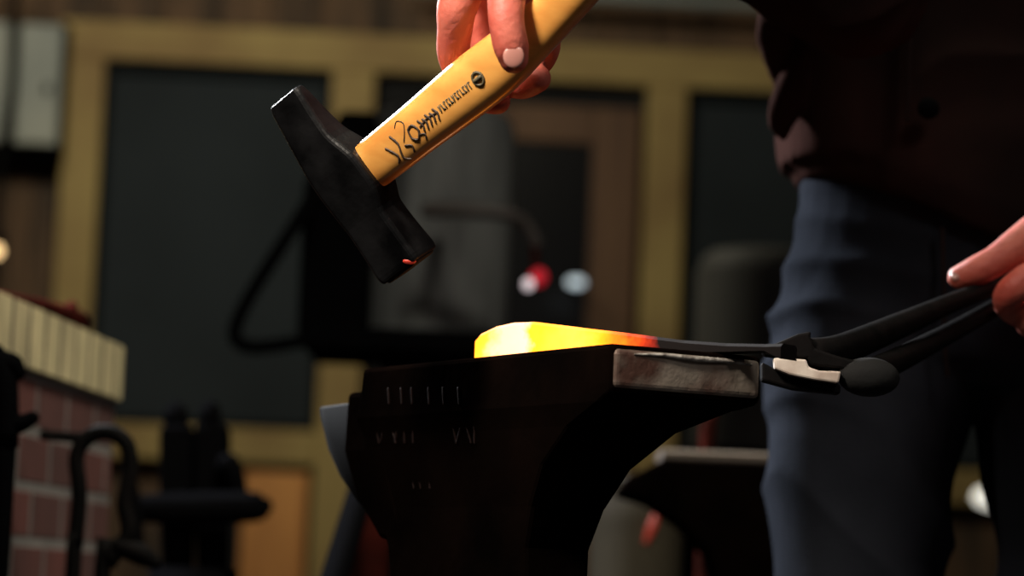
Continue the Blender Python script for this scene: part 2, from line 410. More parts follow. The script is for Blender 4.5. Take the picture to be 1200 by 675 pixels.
poly=[V((A.x,Y-.06,z0)),V((B.x,Y-.06,z0)),V((B.x,Y-.06,z1)),V((A.x+.05,Y-.06,z1)),V((A.x,Y-.06,z1b))]
mb.prism(poly,(0,.26,0)); mb.build('motor_box',MT['blackmatt'],t,bevel=.008)
mb=MB(); A=P(354,390,Y-.1); B=P(596,390,Y-.1); mb.box(((A.x+B.x)/2,Y+.06,zb-.018),(B.x-A.x,.34,.034)); mb.build('ledge',MT['blackmatt'],t,bevel=.006)
mb=MB(); mb.tube([V((bx.x+.0,Y+.1,zb-.03)),V((bx.x,Y+.1,.5)),V((bx.x,Y+.1,.05))],[.085,.075,.085],sm=2,n=24,round_=False); mb.box((bx.x,Y+.1,.025),(.4,.36,.05)); mb.build('column',MT['blackmatt'],t,smooth=False)
mb=MB(); mb.tube([P(502,246,4.32),P(545,246,4.30),P(590,250,4.30),P(615,262,4.32),P(628,285,4.33)],[.012,.012,.011,.010,.009]); 
mb.tube([P(520,246,4.32),P(520,246,4.42)],.010,sm=1)
mb.build('lever',mat('dull_pipe',(.07,.06,.058),.6),t,smooth=True)
mb=MB(); mb.tube([P(626,286,4.33),P(627,305,4.33),P(627,318,4.33)],[.006,.005,.005]); mb.build('stem',MT['rustred'],t,smooth=True)
mb=MB(); mb.ell(P(631,325,4.33),(.013,.013,.014)); mb.build('knob',emit('red_light',(.75,.02,.04),.3),t,smooth=True)  # red knob, brightened by a little emission
mb=MB(); mb.ell(P(619,333,4.30),(.008,.008,.009)); mb.build('indicator',emit('white_light',(1,.85,.9),.7),t,smooth=True)  # white highlight of the knob, built as a glowing bead
# cable hanging from the machine
mb=MB(); mb.tube([P(372,215,4.36),P(360,240,4.33),P(335,280,4.3),P(300,335,4.3),P(279,375,4.3),P(277,398,4.3),P(300,407,4.3),P(352,400,4.36)],.0105)
tag(mb.build('power_cable',MT['blackmatt'],smooth=True),'black cable looping down in front of the left dark window','cable')

# ------------------------------------------------------------------ steel drum behind the man
Y=6.2
a=P(815,350,Y); b=P(985,350,Y); zt_=P(880,296,Y).z
t=thing('steel_drum','dull grey steel drum on a cabinet behind the man beside his thigh','drum',((a.x+b.x)/2,Y,.95))
zc=.95
mb=MB(); r_=(b.x-a.x)/2; rs=[]
for z,k in ((zc,.97),(zc+.01,1),(zc+.14,1),(zc+.15,1.02),(zc+.16,1),(zt_-.05,1),(zt_-.015,.92),(zt_,.8)):
    rs.append([V(((a.x+b.x)/2+r_*k*math.cos(2*math.pi*j/32),Y+r_*k*math.sin(2*math.pi*j/32),z)) for j in range(32)])
mb.rings(rs); mb.build('barrel',mat('drum_grey',(.16,.16,.15),.6,col2=(.09,.09,.085),nscale=3),t,smooth=True)
mb=MB(); mb.box(((a.x+b.x)/2,Y,zc/2),((b.x-a.x)*1.1,.36,zc-.002)); cb_=mb.build('tool_cabinet',MT['blackmatt'],bevel=.01)
tag(cb_,'black tool cabinet under the grey drum behind the man','cabinet')

# ------------------------------------------------------------------ second anvil, out of focus behind
Y=3.15
t=thing('anvil','dark second anvil out of focus behind the man\'s leg','anvil',(P(900,600,Y).x,Y,.40))
top=P(776,528,Y); 
prof=[(776,528),(735,560),(722,578),(760,590),(800,618),(830,650),(842,700)]
poly=[P(*q,Y) for q in prof]; poly[0].z-=.010; zt2=top.z-.010
xr=P(1010,560,Y).x
low=[V((poly[-1].x-.03,Y,.46)),V((poly[-1].x-.07,Y,.40)),V((xr+.03,Y,.40)),V((xr-.01,Y,.46)),V((xr-.03,Y,poly[-1].z)),V((xr+.05,Y,zt2-.05)),V((xr+.06,Y,zt2))]
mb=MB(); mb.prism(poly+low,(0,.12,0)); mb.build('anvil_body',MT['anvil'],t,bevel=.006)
mb=MB(); mb.box(((top.x+xr+.05)/2,Y+.06,zt2+.006),(xr+.05-top.x,.12,.012)); mb.build('face_plate',mat('worn_face',(.16,.13,.11),.45,metal=.3),t,bevel=.003)  # pale plate colour puts in the second anvil's lit top edge
mb=MB(); mb.tube([V((P(920,600,Y).x,Y+.06,.398)),V((P(920,600,Y).x,Y+.06,.002))],[.17,.19],sm=1,n=28,round_=False)
tag(mb.build('tree_stump',MT['stump']),'wooden stump carrying the blurred second anvil','stump')
# brown post standing on it / behind
mb=MB(); q=P(831,505,3.4); mb.tube([V((q.x,3.42,0.003)),V((q.x,3.42,P(831,500,3.42).z)),V((q.x+.006,3.42,P(834,486,3.42).z))],[.009,.009,.005],sm=1,n=12); tag(mb.build('iron_bar',MT['rustred'],smooth=True),'reddish iron bar standing upright behind the second anvil','bar')
# olive barrel under/behind
Y=3.95
a=P(700,620,Y); b=P(792,620,Y); zz=P(745,560,Y).z; xc=(a.x+b.x)/2; r_=(b.x-a.x)/2+.01
mb=MB(); rs=[]
for z,k in ((0.002,.86),(.3,.95),(zz-.06,1),(zz-.05,1.04),(zz-.035,1.0),(zz-.01,1),(zz,1.04),(zz+.0,.93)):
    rs.append([V((xc+r_*k*math.cos(2*math.pi*j/32),Y+r_*k*math.sin(2*math.pi*j/32),z)) for j in range(32)])
t=thing('quench_tub','olive brown metal tub with a red mark below the second anvil','tub',(xc,Y,0))
mb.rings(rs); mb.build('tub',MT['olive'],t,smooth=True)
mb=MB(); q=P(764,617,Y-r_-.004); q2=P(760,632,Y-r_-.004)
mb.tube([P(768,603,Y-r_*.9),P(764,617,Y-r_*.98),P(758,632,Y-r_)],[.007,.010,.006],flat=.6); mb.build('red_mark',emit('red_reflection',(.30,.03,.015),.35),t,smooth=True)  # red glow spot put on the tub as emission
# leaning bar and red cloth left behind the anvil
mb=MB(); A=P(420,585,2.9); B=P(388,690,2.75); d=(B-A); B2=A+d*((A.z)/(A.z-B.z)) if A.z>B.z else B
B2=V((B2.x,B2.y,.004)); mb.tube([A+ (A-B2)*.03,B2],.013,sm=1,n=10); tag(mb.build('leaning_bar',MT['blackmatt'],smooth=True),'black iron bar leaning behind the left end of the anvil','bar')
Y=3.0
mb=MB(); q=P(432,612,Y); 
rs=[]
for z,k in ((.002,.9),(.45,1),(q.z-.02,1),(q.z+.01,.9),(q.z+.025,.5)):
    rs.append([V((q.x+.022*k*math.cos(a*math.pi/10),Y+.022*k*math.sin(a*math.pi/10),z)) for a in range(20)])
mb.rings(rs); tag(mb.build('post',MT['rustred'],smooth=True),'reddish brown post just behind the left underside of the anvil','post')

# ------------------------------------------------------------------ MAIN ANVIL
K=P(715,402,1.72)                        # near top corner
q2=P(424,432,2.0)
lo,hi=1.75,2.6
for _ in range(40):
    m_=(lo+hi)/2
    if P(424,432,m_).z<K.z: lo=m_
    else: hi=m_
Lc=P(424,432,(lo+hi)/2); print('anvil far corner D',Lc.y,'face z',K.z,Lc.z)
U=V((Lc.x-K.x,Lc.y-K.y,0)); LU=U.length; U.normalize()
T=V((-U.y*-1,U.x*-1,0)); T=V((U.y,-U.x,0))
if T.x<0: T=-T
# width of the face from the end's far corner
lo,hi=0,.3
def scr(p):
    d=p-CAM; z=d.dot(fwd); return 600+F*d.dot(rgt)/z, 337.5-F*d.dot(upv)/z
for _ in range(40):
    m_=(lo+hi)/2
    if scr(K+T*m_)[0]<893: lo=m_
    else: hi=m_
WT=lo; print('anvil length',LU,'width',WT, 'far end corner', scr(K+T*WT))
ZF=K.z
def A3(u,t,z): return K+U*u+T*t+V((0,0,z-ZF))
anv=thing('anvil','large dark blacksmith anvil carrying the glowing orange bar','anvil',A3(LU/2,WT/2,.42))
# side plane coords
def side(px,py):
    p=pln(px,py,K,T); return (p-K).dot(U), p.z
def endp(px,py):
    p=pln(px,py,K,U); return (p-K).dot(T), p.z
zh=side(715,459)[1]
# rectangular sections from face down: (z, u0,u1, t0,t1)
wz=side(455,640)[1]
uL=side(455,640)[0]
secs=[(ZF,0,LU,0,WT),(zh,0.0,LU,0,WT)]
print('zh',zh,'uL',uL,'wz',wz)
mb=MB()
def ringr(z,u0,u1,t0,t1): return [A3(u0,t0,z),A3(u1,t0,z),A3(u1,t1,z),A3(u0,t1,z)]
H_=[(ZF-.0,0,LU+.00,0,WT),
    (zh,0,LU+.004,0,WT),
    (zh-.005,.010,LU+.008,.000,WT-.012),
    (zh-.018,.050,LU+.0,.003,WT-.026),
    (zh-.040,.085,LU-.005,.006,WT-.036),
    (zh-.065,.105,LU-.015,.010,WT-.042),
    (zh-.090,.115,LU-.025,.012,WT-.046),
    (zh-.125,.115,LU-.03,.014,WT-.046),
    (zh-.165,.10,LU-.03,.010,WT-.030),
    (zh-.20,.06,LU-.03,-.02,WT+.02),
    (zh-.215,.05,LU-.02,-.03,WT+.03),
    (zh-.25,.05,LU-.02,-.03,WT+.03)]
mb.rings([ringr(*h) for h in H_])
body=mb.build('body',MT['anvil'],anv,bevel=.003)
ZB=zh-.25
# worn steel end of the heel, a plate let onto the end
mb=MB(); z1=ZF-.002; 
mb.rings([[A3(-.0015,.002,zh+.002),A3(-.0015,WT-.001,zh+.002),A3(-.0015,WT-.001,z1),A3(-.0015,.002,z1)],[A3(.010,.002,zh+.002),A3(.010,WT-.001,zh+.002),A3(.010,WT-.001,z1),A3(.010,.002,z1)]])
mb.build('heel_end',MT['anvilend'],anv,bevel=.004,seg=4)
mb=MB(); mb.tube([A3(-.0015,.016,ZF-.0055),A3(-.002,.035,ZF-.0045),A3(-.0022,.055,ZF-.0052),A3(-.002,.075,ZF-.0048),A3(-.0015,WT-.008,ZF-.0055)],[.0006,.0012,.0018,.0016,.0006],n=8); mb.build('worn_edge',mat('polished_worn_edge',(.45,.42,.38),.35,metal=.3,col2=(.10,.08,.07),nscale=160,bump=.8),anv,smooth=True)  # highlight line along the end's top edge, put in as pale steel
# step block and blunt horn at the far left end
zs_=side(424,457)[1]
us=side(400,458)[0]; print('step u',us,'z',zs_)
def horn():
    mb=MB(); rs=[]
    u_end=us+.085
    zt0=zs_-.006
    for i in range(13):
        k=i/12; u=LU-.06+(u_end-LU+.06)*k
        # depth below the top shrinks with an arc
        kk=max(0,(u-(LU-.03))/(u_end-LU+.03))
        dep=.080*math.sqrt(max(0.0,1-kk**2.2))+.014
        hw=WT*.40*(1-.30*kk**2); c=WT*.5
        ring=[]
        ring.append(A3(u,c-hw,zt0)); ring.append(A3(u,c+hw,zt0))
        for a in range(1,12):
            an=math.pi*a/12
            ring.append(A3(u,c+hw*math.cos(an),zt0-dep*math.sin(an)**.75))
        rs.append(ring)
    mb.rings(rs); return mb
hn_=horn().build('horn',MT['hornnose'],anv,smooth=True,bevel=.004,seg=2,angle=50)
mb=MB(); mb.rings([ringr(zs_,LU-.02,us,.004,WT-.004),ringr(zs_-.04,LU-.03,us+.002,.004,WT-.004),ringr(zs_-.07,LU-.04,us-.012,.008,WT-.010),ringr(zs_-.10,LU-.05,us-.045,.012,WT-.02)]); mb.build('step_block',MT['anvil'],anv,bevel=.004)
# raised marks on the near side
mb=MB()
def bar(x,y0,y1,w=3,lean=0):
    a=pln(x,y0,K-T*.0,T); b=pln(x+lean,y1,K,T); 
    zt_=max(a.z,b.z); mb.tube([a-T*.0003,b-T*.0003],w/2/1900,n=6,sm=1)
for x,y0,y1,l in [(x,455,473,1) for x in (455,470,482,502,519,537)]+[(x,500,519,l) for x,l in ((441,3),(450,-4),(459,5),(466,-3),(474,0),(484,0),(531,4),(540,-5),(547,5),(556,0))]+[(x,560,572,1) for x in (484,492,503)]:
    off=0 if y0<480 else (.003 if y0<540 else .008)
    mb=MB(); a=pln(x,y0,K+T*off,T); b=pln(x+l,y1,K+T*off,T); mb.tube([a,b],1.3/1900,n=6,sm=1)
    mb.build('raised_letter',MT['raised'],anv,smooth=True)
# stump under it
mb=MB(); c=A3(LU/2,WT/2,0); c=V((c.x,c.y,0))
rs=[]
for z,k in ((.002,1.08),(.05,1.02),(ZB-.02,1),(ZB-.004,.97),(ZB-.0005,.95)):
    rs.append([V((c.x+.22*k*(1+.03*math.sin(3*a))*math.cos(a),c.y+.22*k*(1+.03*math.sin(3*a))*math.sin(a),z)) for a in [2*math.pi*j/36 for j in range(36)]])
mb.rings(rs); tag(mb.build('tree_stump',MT['stump'],smooth=False),'round wooden stump under the large main anvil','stump')
anv.location=V((c.x,c.y,ZB))
for ch in anv.children: ch.matrix_parent_inverse=Matrix.Translation(-anv.location)

# ------------------------------------------------------------------ glowing bar
g0=V(P(557,412,1.90)); 
def onface(px,D):    # point on the face height at image column px and depth D
    lo,hi=-200,900
    for _ in range(40):
        m_=(lo+hi)/2
        if P(px,m_,D).z>ZF: lo=m_
        else: hi=m_
    return P(px,(lo+hi)/2,D)
barL=onface(557,1.885); barM=onface(765,1.79); 
cut=[(557,397),(562,391),(580,382.5),(600,378),(625,377),(650,380),(690,385),(730,389.5),(765,394),(800,398.5),(850,402),(895,407),(915,410)]
print('bar on face px', scr(barL), scr(barM))
bdir=(barM-barL); bdir.z=0
nrm=V((-bdir.y,bdir.x,0)).normalized()
if nrm.y<0: nrm=-nrm
mb=MB(); rs=[]; wv=.009
for i,(x,y) in enumerate(cut):
    # plane through bar near side
    p=pln(x,y,barL,nrm); bz=ZF+.0006
    tz=max(p.z,bz+.004); w=.022 if x<700 else .016
    if x>900: bz=tz-.009
    c=.0018
    rs.append([V((p.x,p.y,bz)),V((p.x,p.y,tz-c)),V((p.x,p.y,tz))+nrm*c,V((p.x,p.y,tz))+nrm*(w-c),V((p.x,p.y,tz-c))+nrm*w,V((p.x,p.y,bz))+nrm*w])
mb.rings(rs)
def hot():
    m=bpy.data.materials.new('glowing_hot_steel'); m.use_nodes=True; nt=m.node_tree; b=nt.nodes['Principled BSDF']
    b.inputs['Base Color'].default_value=(.008,.006,.006,1); b.inputs['Roughness'].default_value=.8; b.inputs['Specular IOR Level'].default_value=.1
    tc=nt.nodes.new('ShaderNodeTexCoord'); sp=nt.nodes.new('ShaderNodeSeparateXYZ'); nt.links.new(tc.outputs['Object'],sp.inputs[0])
    mr=nt.nodes.new('ShaderNodeMapRange'); mr.clamp=False; mr.inputs['From Min'].default_value=barL.x; 
    mr.inputs['From Max'].default_value=pln(772,395,barL,nrm).x
    nt.links.new(sp.outputs['X'],mr.inputs['Value'])
    nz=nt.nodes.new('ShaderNodeTexNoise'); nz.inputs['Scale'].default_value=60; nz.inputs['Detail'].default_value=5; nt.links.new(tc.outputs['Object'],nz.inputs['Vector'])
    ad=nt.nodes.new('ShaderNodeMath'); ad.operation='MULTIPLY_ADD'; ad.inputs[1].default_value=.30; nt.links.new(nz.outputs['Fac'],ad.inputs[0])
    sb=nt.nodes.new('ShaderNodeMath'); sb.operation='SUBTRACT'; sb.inputs[1].default_value=.15; nt.links.new(ad.outputs[0],sb.inputs[0]); nt.links.new(mr.outputs[0],ad.inputs[2])
    r=nt.nodes.new('ShaderNodeValToRGB'); el=r.color_ramp.elements
    el[0].position=0; el[0].color=(1,.26,.012,1); el[1].position=1; el[1].color=(0,0,0,1)
    for p_,c in ((.05,(1,.30,.02,1)),(.14,(1,.42,.17,1)),(.29,(1,.42,.20,1)),(.34,(1,.26,.008,1)),(.55,(1,.30,.03,1)),(.68,(.95,.20,.004,1)),(.80,(.6,.085,.002,1)),(.88,(.30,.018,.001,1)),(.95,(.10,.004,.001,1))):
        e_=el.new(p_); e_.color=c
    nt.links.new(sb.outputs[0],r.inputs['Fac'])
    nt.links.new(r.outputs['Color'],b.inputs['Emission Color']); b.inputs['Emission Strength'].default_value=4.2
    return m
hb=mb.build('steel_bar',hot(),bevel=0); tag(hb,'steel bar on the anvil with a white hot glowing end','steel bar')

# ------------------------------------------------------------------ tongs
DJ=1.80
def TP(px,py,D=DJ): return P(px,py,D)
t=thing('tongs','black blacksmith tongs gripping the cold end of the glowing bar','tongs',TP(1015,440,1.86))
mb=MB(); poly=[TP(*q,DJ) for q in ((888,403),(905,404),(935,391),(951,388),(950,395),(955,408),(985,418),(1010,424),(1010,436),(985,432),(950,428),(946,420),(910,418),(897,416))]
mb.prism(poly,(0,.016,0)); mb.build('upper_jaw',MT['tong'],t,bevel=.0015)
mb=MB(); poly=[TP(*q,DJ-.006) for q in ((907,419),(945,421),(948,430),(960,434),(986,435),(983,449),(955,445),(925,439),(908,432))]
mb.prism(poly,(0,.010,0)); mb.build('lower_jaw',MT['palejaw'],t,bevel=.0012)
mb=MB(); poly=[TP(*q,DJ+.001) for q in ((893,424),(908,432),(940,441),(985,450),(985,462),(930,456),(893,446))]
mb.prism(poly,(0,.014,0)); mb.build('jaw_shank',MT['tong'],t,bevel=.0015)
mb=MB(); q=TP(1018,442,DJ+.005); mb.ell(q,(.019,.012,.012)); mb.build('rivet_boss',MT['boss'],t,smooth=True)
mb=MB(); mb.tube([TP(952,417,1.815),TP(985,410,1.84),TP(1060,379,1.95),TP(1110,357,2.03),TP(1150,341,2.09),TP(1200,318,2.13),TP(1290,280,2.17)],[.011,.010,.0085,.007,.0065,.006,.006],flat=1); mb.build('rein',MT['tong'],t,smooth=True)
mb=MB(); mb.tube([TP(1010,442,1.82),TP(1060,418,1.93),TP(1110,392,2.03),TP(1150,370,2.09),TP(1200,342,2.13),TP(1290,297,2.17)],[.009,.008,.007,.0065,.006,.006]); mb.build('rein',MT['tong'],t,smooth=True)

# ------------------------------------------------------------------ HAMMER
O=P(410,214,1.80)
kap=.55
a_=(rgt*.574-upv*.819); hd=(rgt*.800+upv*.592-fwd*kap)
dlt=-(rgt*.735+upv*.678).dot(a_)/kap
a_=(a_ - fwd*dlt*1.0) if False else a_
# make the head axis square to the handle
hd.normalize(); a_=(a_-hd*a_.dot(hd)).normalized()
cc_=a_.cross(hd).normalized()
if cc_.dot(fwd)>0: cc_=-cc_
ham=thing('hammer','black forging hammer with a light wooden handle raised above the anvil','hammer',O)
def HP(s,w,v): return O+a_*s+hd*w+cc_*v
mb=MB(); rs=[]
def sec(s,w0,w1,v,ch=.0022):
    ch=min(ch,v*.6)
    return [HP(s,w0+ch,v),HP(s,w1-ch,v),HP(s,w1,v-ch),HP(s,w1,-v+ch),HP(s,w1-ch,-v),HP(s,w0+ch,-v),HP(s,w0,-v+ch),HP(s,w0,v-ch)]
S_=[(-.0655,-.0130,.0115,.0045),(-.060,-.014,.0125,.0065),(-.045,-.0145,.013,.0095),(-.030,-.015,.0145,.0125),(-.019,-.0155,.0185,.0145),(-.010,-.0155,.0215,.0158),(0,-.0155,.022,.0162),(.010,-.0155,.0215,.0158),(.019,-.0155,.018,.0150),(.027,-.0155,.015,.0146),(.045,-.0160,.0150,.0152),(.058,-.0165,.0155,.0160),(.0625,-.0155,.0148,.0152)]
q=cr([(a,b,c,d) for a,b,c,d in S_],3)
for a,b,c,d in q: rs.append(sec(a,b,c,d))
mb.rings(rs); hh=mb.build('hammer_head',MT['hammer'],ham,bevel=.0008,seg=1,angle=20)
# worn striking face with a small emissive red spot at its corner
mb=MB(); mb.rings([sec(.0626,-.0138,.0133,.0138),sec(.0640,-.0128,.0123,.0128)]); mb.build('striking_face',MT['boss'],hh,bevel=.0006)
mb=MB(); 
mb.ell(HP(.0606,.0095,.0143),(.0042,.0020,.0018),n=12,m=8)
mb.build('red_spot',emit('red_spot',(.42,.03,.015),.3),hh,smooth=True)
# handle
hs=[(-.012,.0125,.0085),(.0,.0135,.009),(.018,.0150,.0098),(.035,.0155,.0105),(.06,.0160,.0112),(.09,.0172,.0118),(.115,.0180,.0120),(.135,.0172,.0115),(.16,.0152,.0108),(.19,.0145,.0105),(.23,.0155,.0110),(.262,.0172,.0120),(.268,.0160,.0110),(.270,.0135,.009)]
mb=MB(); rs=[]
def hring(w,ra,rc,n=32,dw=0):
    out=[]
    for j in range(n):
        an=2*math.pi*j/n; ca,sa=math.cos(an),math.sin(an)
        ex=2/2.6
        out.append(O+hd*(w)-a_*(max(0,w-.12)**2*1.1)+a_*(ra*math.copysign(abs(ca)**ex,ca))+cc_*(rc*math.copysign(abs(sa)**ex,sa)))
    return out
for w,ra,rc in cr(hs,4): rs.append(hring(w,ra,rc))
mb.rings(rs); hn=mb.build('handle',MT['hickory'],ham,smooth=True)
def hsurf(w,a,lift=.0003):      # point on the camera facing side of the handle
    for i in range(len(hs)-1):
        if hs[i][0]<=w<=hs[i+1][0]:
            k=(w-hs[i][0])/(hs[i+1][0]-hs[i][0]); ra=hs[i][1]+k*(hs[i+1][1]-hs[i][1]); rc=hs[i][2]+k*(hs[i+1][2]-hs[i][2])
    e_=2.6; y=rc*(max(0,1-abs(a/ra)**e_))**(1/e_)
    return O+hd*w+a_*a+cc_*(y+lift)
def stroke(mb,pts,r=.0004,sm=3):
    q=cr([(x,y) for x,y in pts],sm) if sm>1 and len(pts)>2 else pts
    out=[]
    for i in range(len(q)-1):
        for k in range(4):
            out.append((q[i][0]+(q[i+1][0]-q[i][0])*k/4,q[i][1]+(q[i+1][1]-q[i][1])*k/4))
    out.append(q[-1])
    mb.tube([hsurf(x,y,.0001) for x,y in out],r,n=6,sm=1,round_=False)
# script style brand mark (illegible on the photograph): tall loops and slants
mb=MB()
stroke(mb,[(.040,-.002),(.044,.006),(.041,.010)],.0007)
stroke(mb,[(.047,-.006),(.049,.001),(.046,.009),(.049,.0125)],.0007)
stroke(mb,[(.053,-.008),(.0565,-.0105),(.060,-.007),(.057,-.002),(.053,.002)],.00035)
stroke(mb,[(.052,.004),(.056,.0065),(.054,.0105)],.0006)
stroke(mb,[(.060,-.002),(.064,-.003),(.066,.002),(.062,.006),(.059,.003),(.060,-.002)],.0007)
stroke(mb,[(.064,.004),(.068,.006),(.066,.009)],.0005)
for i in range(5): 
    x=.069+i*.0032; stroke(mb,[(x,-.003+.001*(i%2)),(x+.0015,.001),(x,.0045)],.0007)
stroke(mb,[(.068,.001),(.076,-.0005),(.084,.0005)],.0006)
mb.build('brand_script',MT['ink'],hn,smooth=True)
mb=MB()
for i in range(12):
    x=.086+i*.0023; k=(0,2,1,3,2,0,3,1,2,3,0,1)[i]
    stroke(mb,[(x,-.0021),(x,.0021)],.00042,1)
    if k in (1,3): stroke(mb,[(x,-.0021),(x+.0013,-.0018)],.00032,1)
    if k in (2,3): stroke(mb,[(x,.0002),(x+.0012,.0021)],.00032,1)
    if k==0: stroke(mb,[(x,.0021),(x+.0012,-.0021)],.00032,1)
mb.build('small_lettering',MT['ink2'],hn,smooth=True)
mb=MB(); stroke(mb,[(.1185+.0034*math.cos(k*math.pi/8),.0+.0040*math.sin(k*math.pi/8)) for k in range(17)],.0009,1)
mb.tube([hsurf(.1185-.002,0),hsurf(.1185+.002,0)],.0014,n=8,sm=1); mb.build('round_emblem',MT['ink2'],hn,smooth=True)

# ------------------------------------------------------------------ PERSON
BX=.380; BY=2.42
per_=thing('person','man in dark leather jacket and blue jeans holding hammer and tongs','person',(BX,BY,0))
sh=V((0,0,0))
WR=V((.06,1.83,1.12)); ELR=P(985,-35,2.12); SHR=V((BX-.17,2.36,1.37))
wl_=P(1330,250,2.22); ELL=V((BX+.30,2.36,1.06)); SHL=V((BX+.19,2.38,1.38))
mb=MB()
def chain(L_,sm=5): mb.tube([v for v,_ in L_],[r for _,r in L_],n=16,sm=sm)
# torso, neck and head (under the clothes / above the picture)
chain([(V((BX,BY,.93)),.08),(V((BX,BY,1.0)),.09),(V((BX,BY-.01,1.15)),.10),(V((BX,BY-.03,1.30)),.12),(V((BX,BY-.05,1.40)),.08),(V((BX,BY-.07,1.50)),.055),(V((BX,BY-.09,1.56)),.055)])
mb.ell((BX,BY-.12,1.655),(.075,.095,.115)); mb.ell((BX,BY-.15,1.59),(.052,.062,.06))
mb.tube([V((BX,BY-.208,1.675)),V((BX,BY-.228,1.64)),V((BX,BY-.222,1.628))],[.009,.013,.012],n=10)
for sx in (-1,1): mb.ell((BX+sx*.077,BY-.11,1.645),(.010,.018,.032))
mb.tube([V((BX-.024,BY-.205,1.593)),V((BX,BY-.214,1.594)),V((BX+.024,BY-.205,1.593))],[.005,.007,.005],n=8)
for sx in (-1,1):
    lx=BX+sx*.088
    chain([(V((lx,BY,.86)),.060),(V((lx,BY,.66)),.050),(V((lx,BY-.01,.5)),.048),(V((lx,BY+.01,.32)),.05),(V((lx,BY+.02,.10)),.038)])
chain([(V((BX-.05,2.38,1.36)),.06),(SHR,.055),(SHR.lerp(ELR,.5),.046),(ELR,.040),(ELR.lerp(WR,.35),.040),(WR.lerp(ELR,.1),.027),(WR,.026)],4)
chain([(V((BX+.05,2.38,1.36)),.06),(SHL,.055),(SHL.lerp(ELL,.5),.046),(ELL,.040),(ELL.lerp(wl_,.4),.038),(wl_,.026)],4)
# right hand, gripping the hammer handle
def c2(L_,sm=5): mb.tube([P(x,y,D) for x,y,D,r in L_],[r for *_,r in L_],n=16,sm=sm)
c2([(715,-200,1.83,.026),(655,-175,1.82,.030),(635,-120,1.785,.034),(600,-80,1.765,.034),(580,-60,1.760,.030)])
c2([(640,-110,1.775,.024),(612,-62,1.735,.018),(596,-20,1.703,.0125),(593,15,1.694,.0108),(595,36,1.693,.0105),(599,55,1.695,.0105),(602,69,1.698,.0088)])
c2([(590,-70,1.75,.020),(556,-38,1.742,.0145),(537,4,1.738,.0125),(533,35,1.745,.0108),(532,66,1.757,.0100),(547,98,1.772,.0092),(565,114,1.772,.0088),(583,119,1.762,.0080)])
c2([(605,-70,1.76,.020),(580,-25,1.775,.014),(566,20,1.785,.012),(572,60,1.79,.0105),(592,90,1.785,.0100),(612,98,1.768,.0095),(630,92,1.755,.0085)])
c2([(622,-70,1.77,.020),(604,-20,1.79,.013),(598,30,1.792,.0115),(610,66,1.79,.0102),(627,74,1.776,.0095),(640,58,1.760,.0085),(643,38,1.748,.0072)])
c2([(640,-80,1.775,.018),(634,-40,1.80,.011),(636,0,1.80,.010),(650,24,1.79,.009),(664,14,1.77,.008),(668,-4,1.758,.0065)])
# left hand, holding the reins
c2([(1345,240,2.235,.027),(1300,262,2.19,.032),(1262,285,2.165,.032),(1240,300,2.16,.026)])
c2([(1280,255,2.16,.022),(1228,266,2.115,.0155),(1195,286,2.092,.0130),(1168,305,2.082,.0112),(1145,317,2.08,.0108),(1124,325,2.083,.0085)])
c2([(1250,300,2.14,.018),(1222,318,2.075,.0125),(1196,333,2.065,.0115),(1180,350,2.075,.0105),(1190,366,2.105,.0095),(1215,362,2.13,.0085)])
c2([(1265,315,2.14,.018),(1246,345,2.08,.0125),(1222,362,2.075,.0110),(1205,377,2.09,.0095),(1215,384,2.125,.0085),(1235,374,2.14,.008)])
c2([(1280,325,2.15,.017),(1268,360,2.09,.0115),(1245,380,2.085,.0105),(1232,392,2.10,.0095),(1242,394,2.13,.008),(1258,384,2.145,.0075)])
c2([(1295,330,2.16,.015),(1288,368,2.11,.0100),(1268,388,2.105,.009),(1258,396,2.115,.008),(1270,394,2.14,.007)])
bodyo=mb.build('body',MT['skin'],per_,remesh=.0019,smoothit=3)
print('body faces',len(bodyo.data.polygons))
# nails
def nail(px,py,D,rx,ry,rot,out,th=.0010):
    p=P(px,py,D); z=out.normalized(); xx=(rgt*math.cos(rot)-upv*math.sin(rot)); xx=(xx-z*xx.dot(z)).normalized(); yy=z.cross(xx)
    R=Matrix((xx,yy,z)).transposed(); mb=MB(); mb.ell(p,(rx,ry,th),R); mb.build('fingernail',MT['nail'],bodyo,smooth=True)
nail(602,66,1.6868,.0062,.0070,0.1,-fwd+upv*.05+rgt*.1,.0016)
nail(1121,323,2.0765,.0048,.0036,-.5,-fwd+upv*.5-rgt*.3,.0016)
nail(649,37,1.7420,.0045,.0055,0,-fwd+rgt*.8+upv*.3,.0016)
# jeans
mb=MB()
def ering(cx,cy,z,rx,ry,n=36,p=2.2,tilt=0):
    out=[]
    for j in range(n):
        a=2*math.pi*j/n; ca,sa=math.cos(a),math.sin(a); e_=2/p
        out.append(V((cx+rx*math.copysign(abs(ca)**e_,ca),cy+ry*math.copysign(abs(sa)**e_,sa),z+tilt*rx*ca)))
    return out
for sx in (-1,1):
    xx=[(.095,.094,.062,.075),(.30,.092,.068,.075),(.48,.090,.068,.076),(.60,.091,.066,.08),(.68,.0905,.068,.088),(.75,.089,.0735,.10),(.79,.087,.079,.106),(.82,.0855,.0845,.11),(.86,.080,.086,.112),(.92,.070,.080,.11)]
    mb.rings([ering(BX+sx*dx,BY,z,rx,ry) for z,dx,rx,ry in xx])
mb.rings([ering(BX,BY,z,rx,ry) for z,rx,ry in ((.825,.10,.08),(.845,.160,.112),(.87,.166,.122),(.92,.158,.125),(.97,.150,.12),(1.02,.148,.115))])
jn=mb.build('jeans',MT['denim'],per_,remesh=.0045,smoothit=6)
def folds(o,f):
    me=o.data; n=[v.normal.copy() for v in me.vertices]
    for v,nn in zip(me.vertices,n): v.co=v.co+nn*f(v.co)
    me.update()
def ridge(x): return (1-abs(2*(x-math.floor(x+.5))))**2
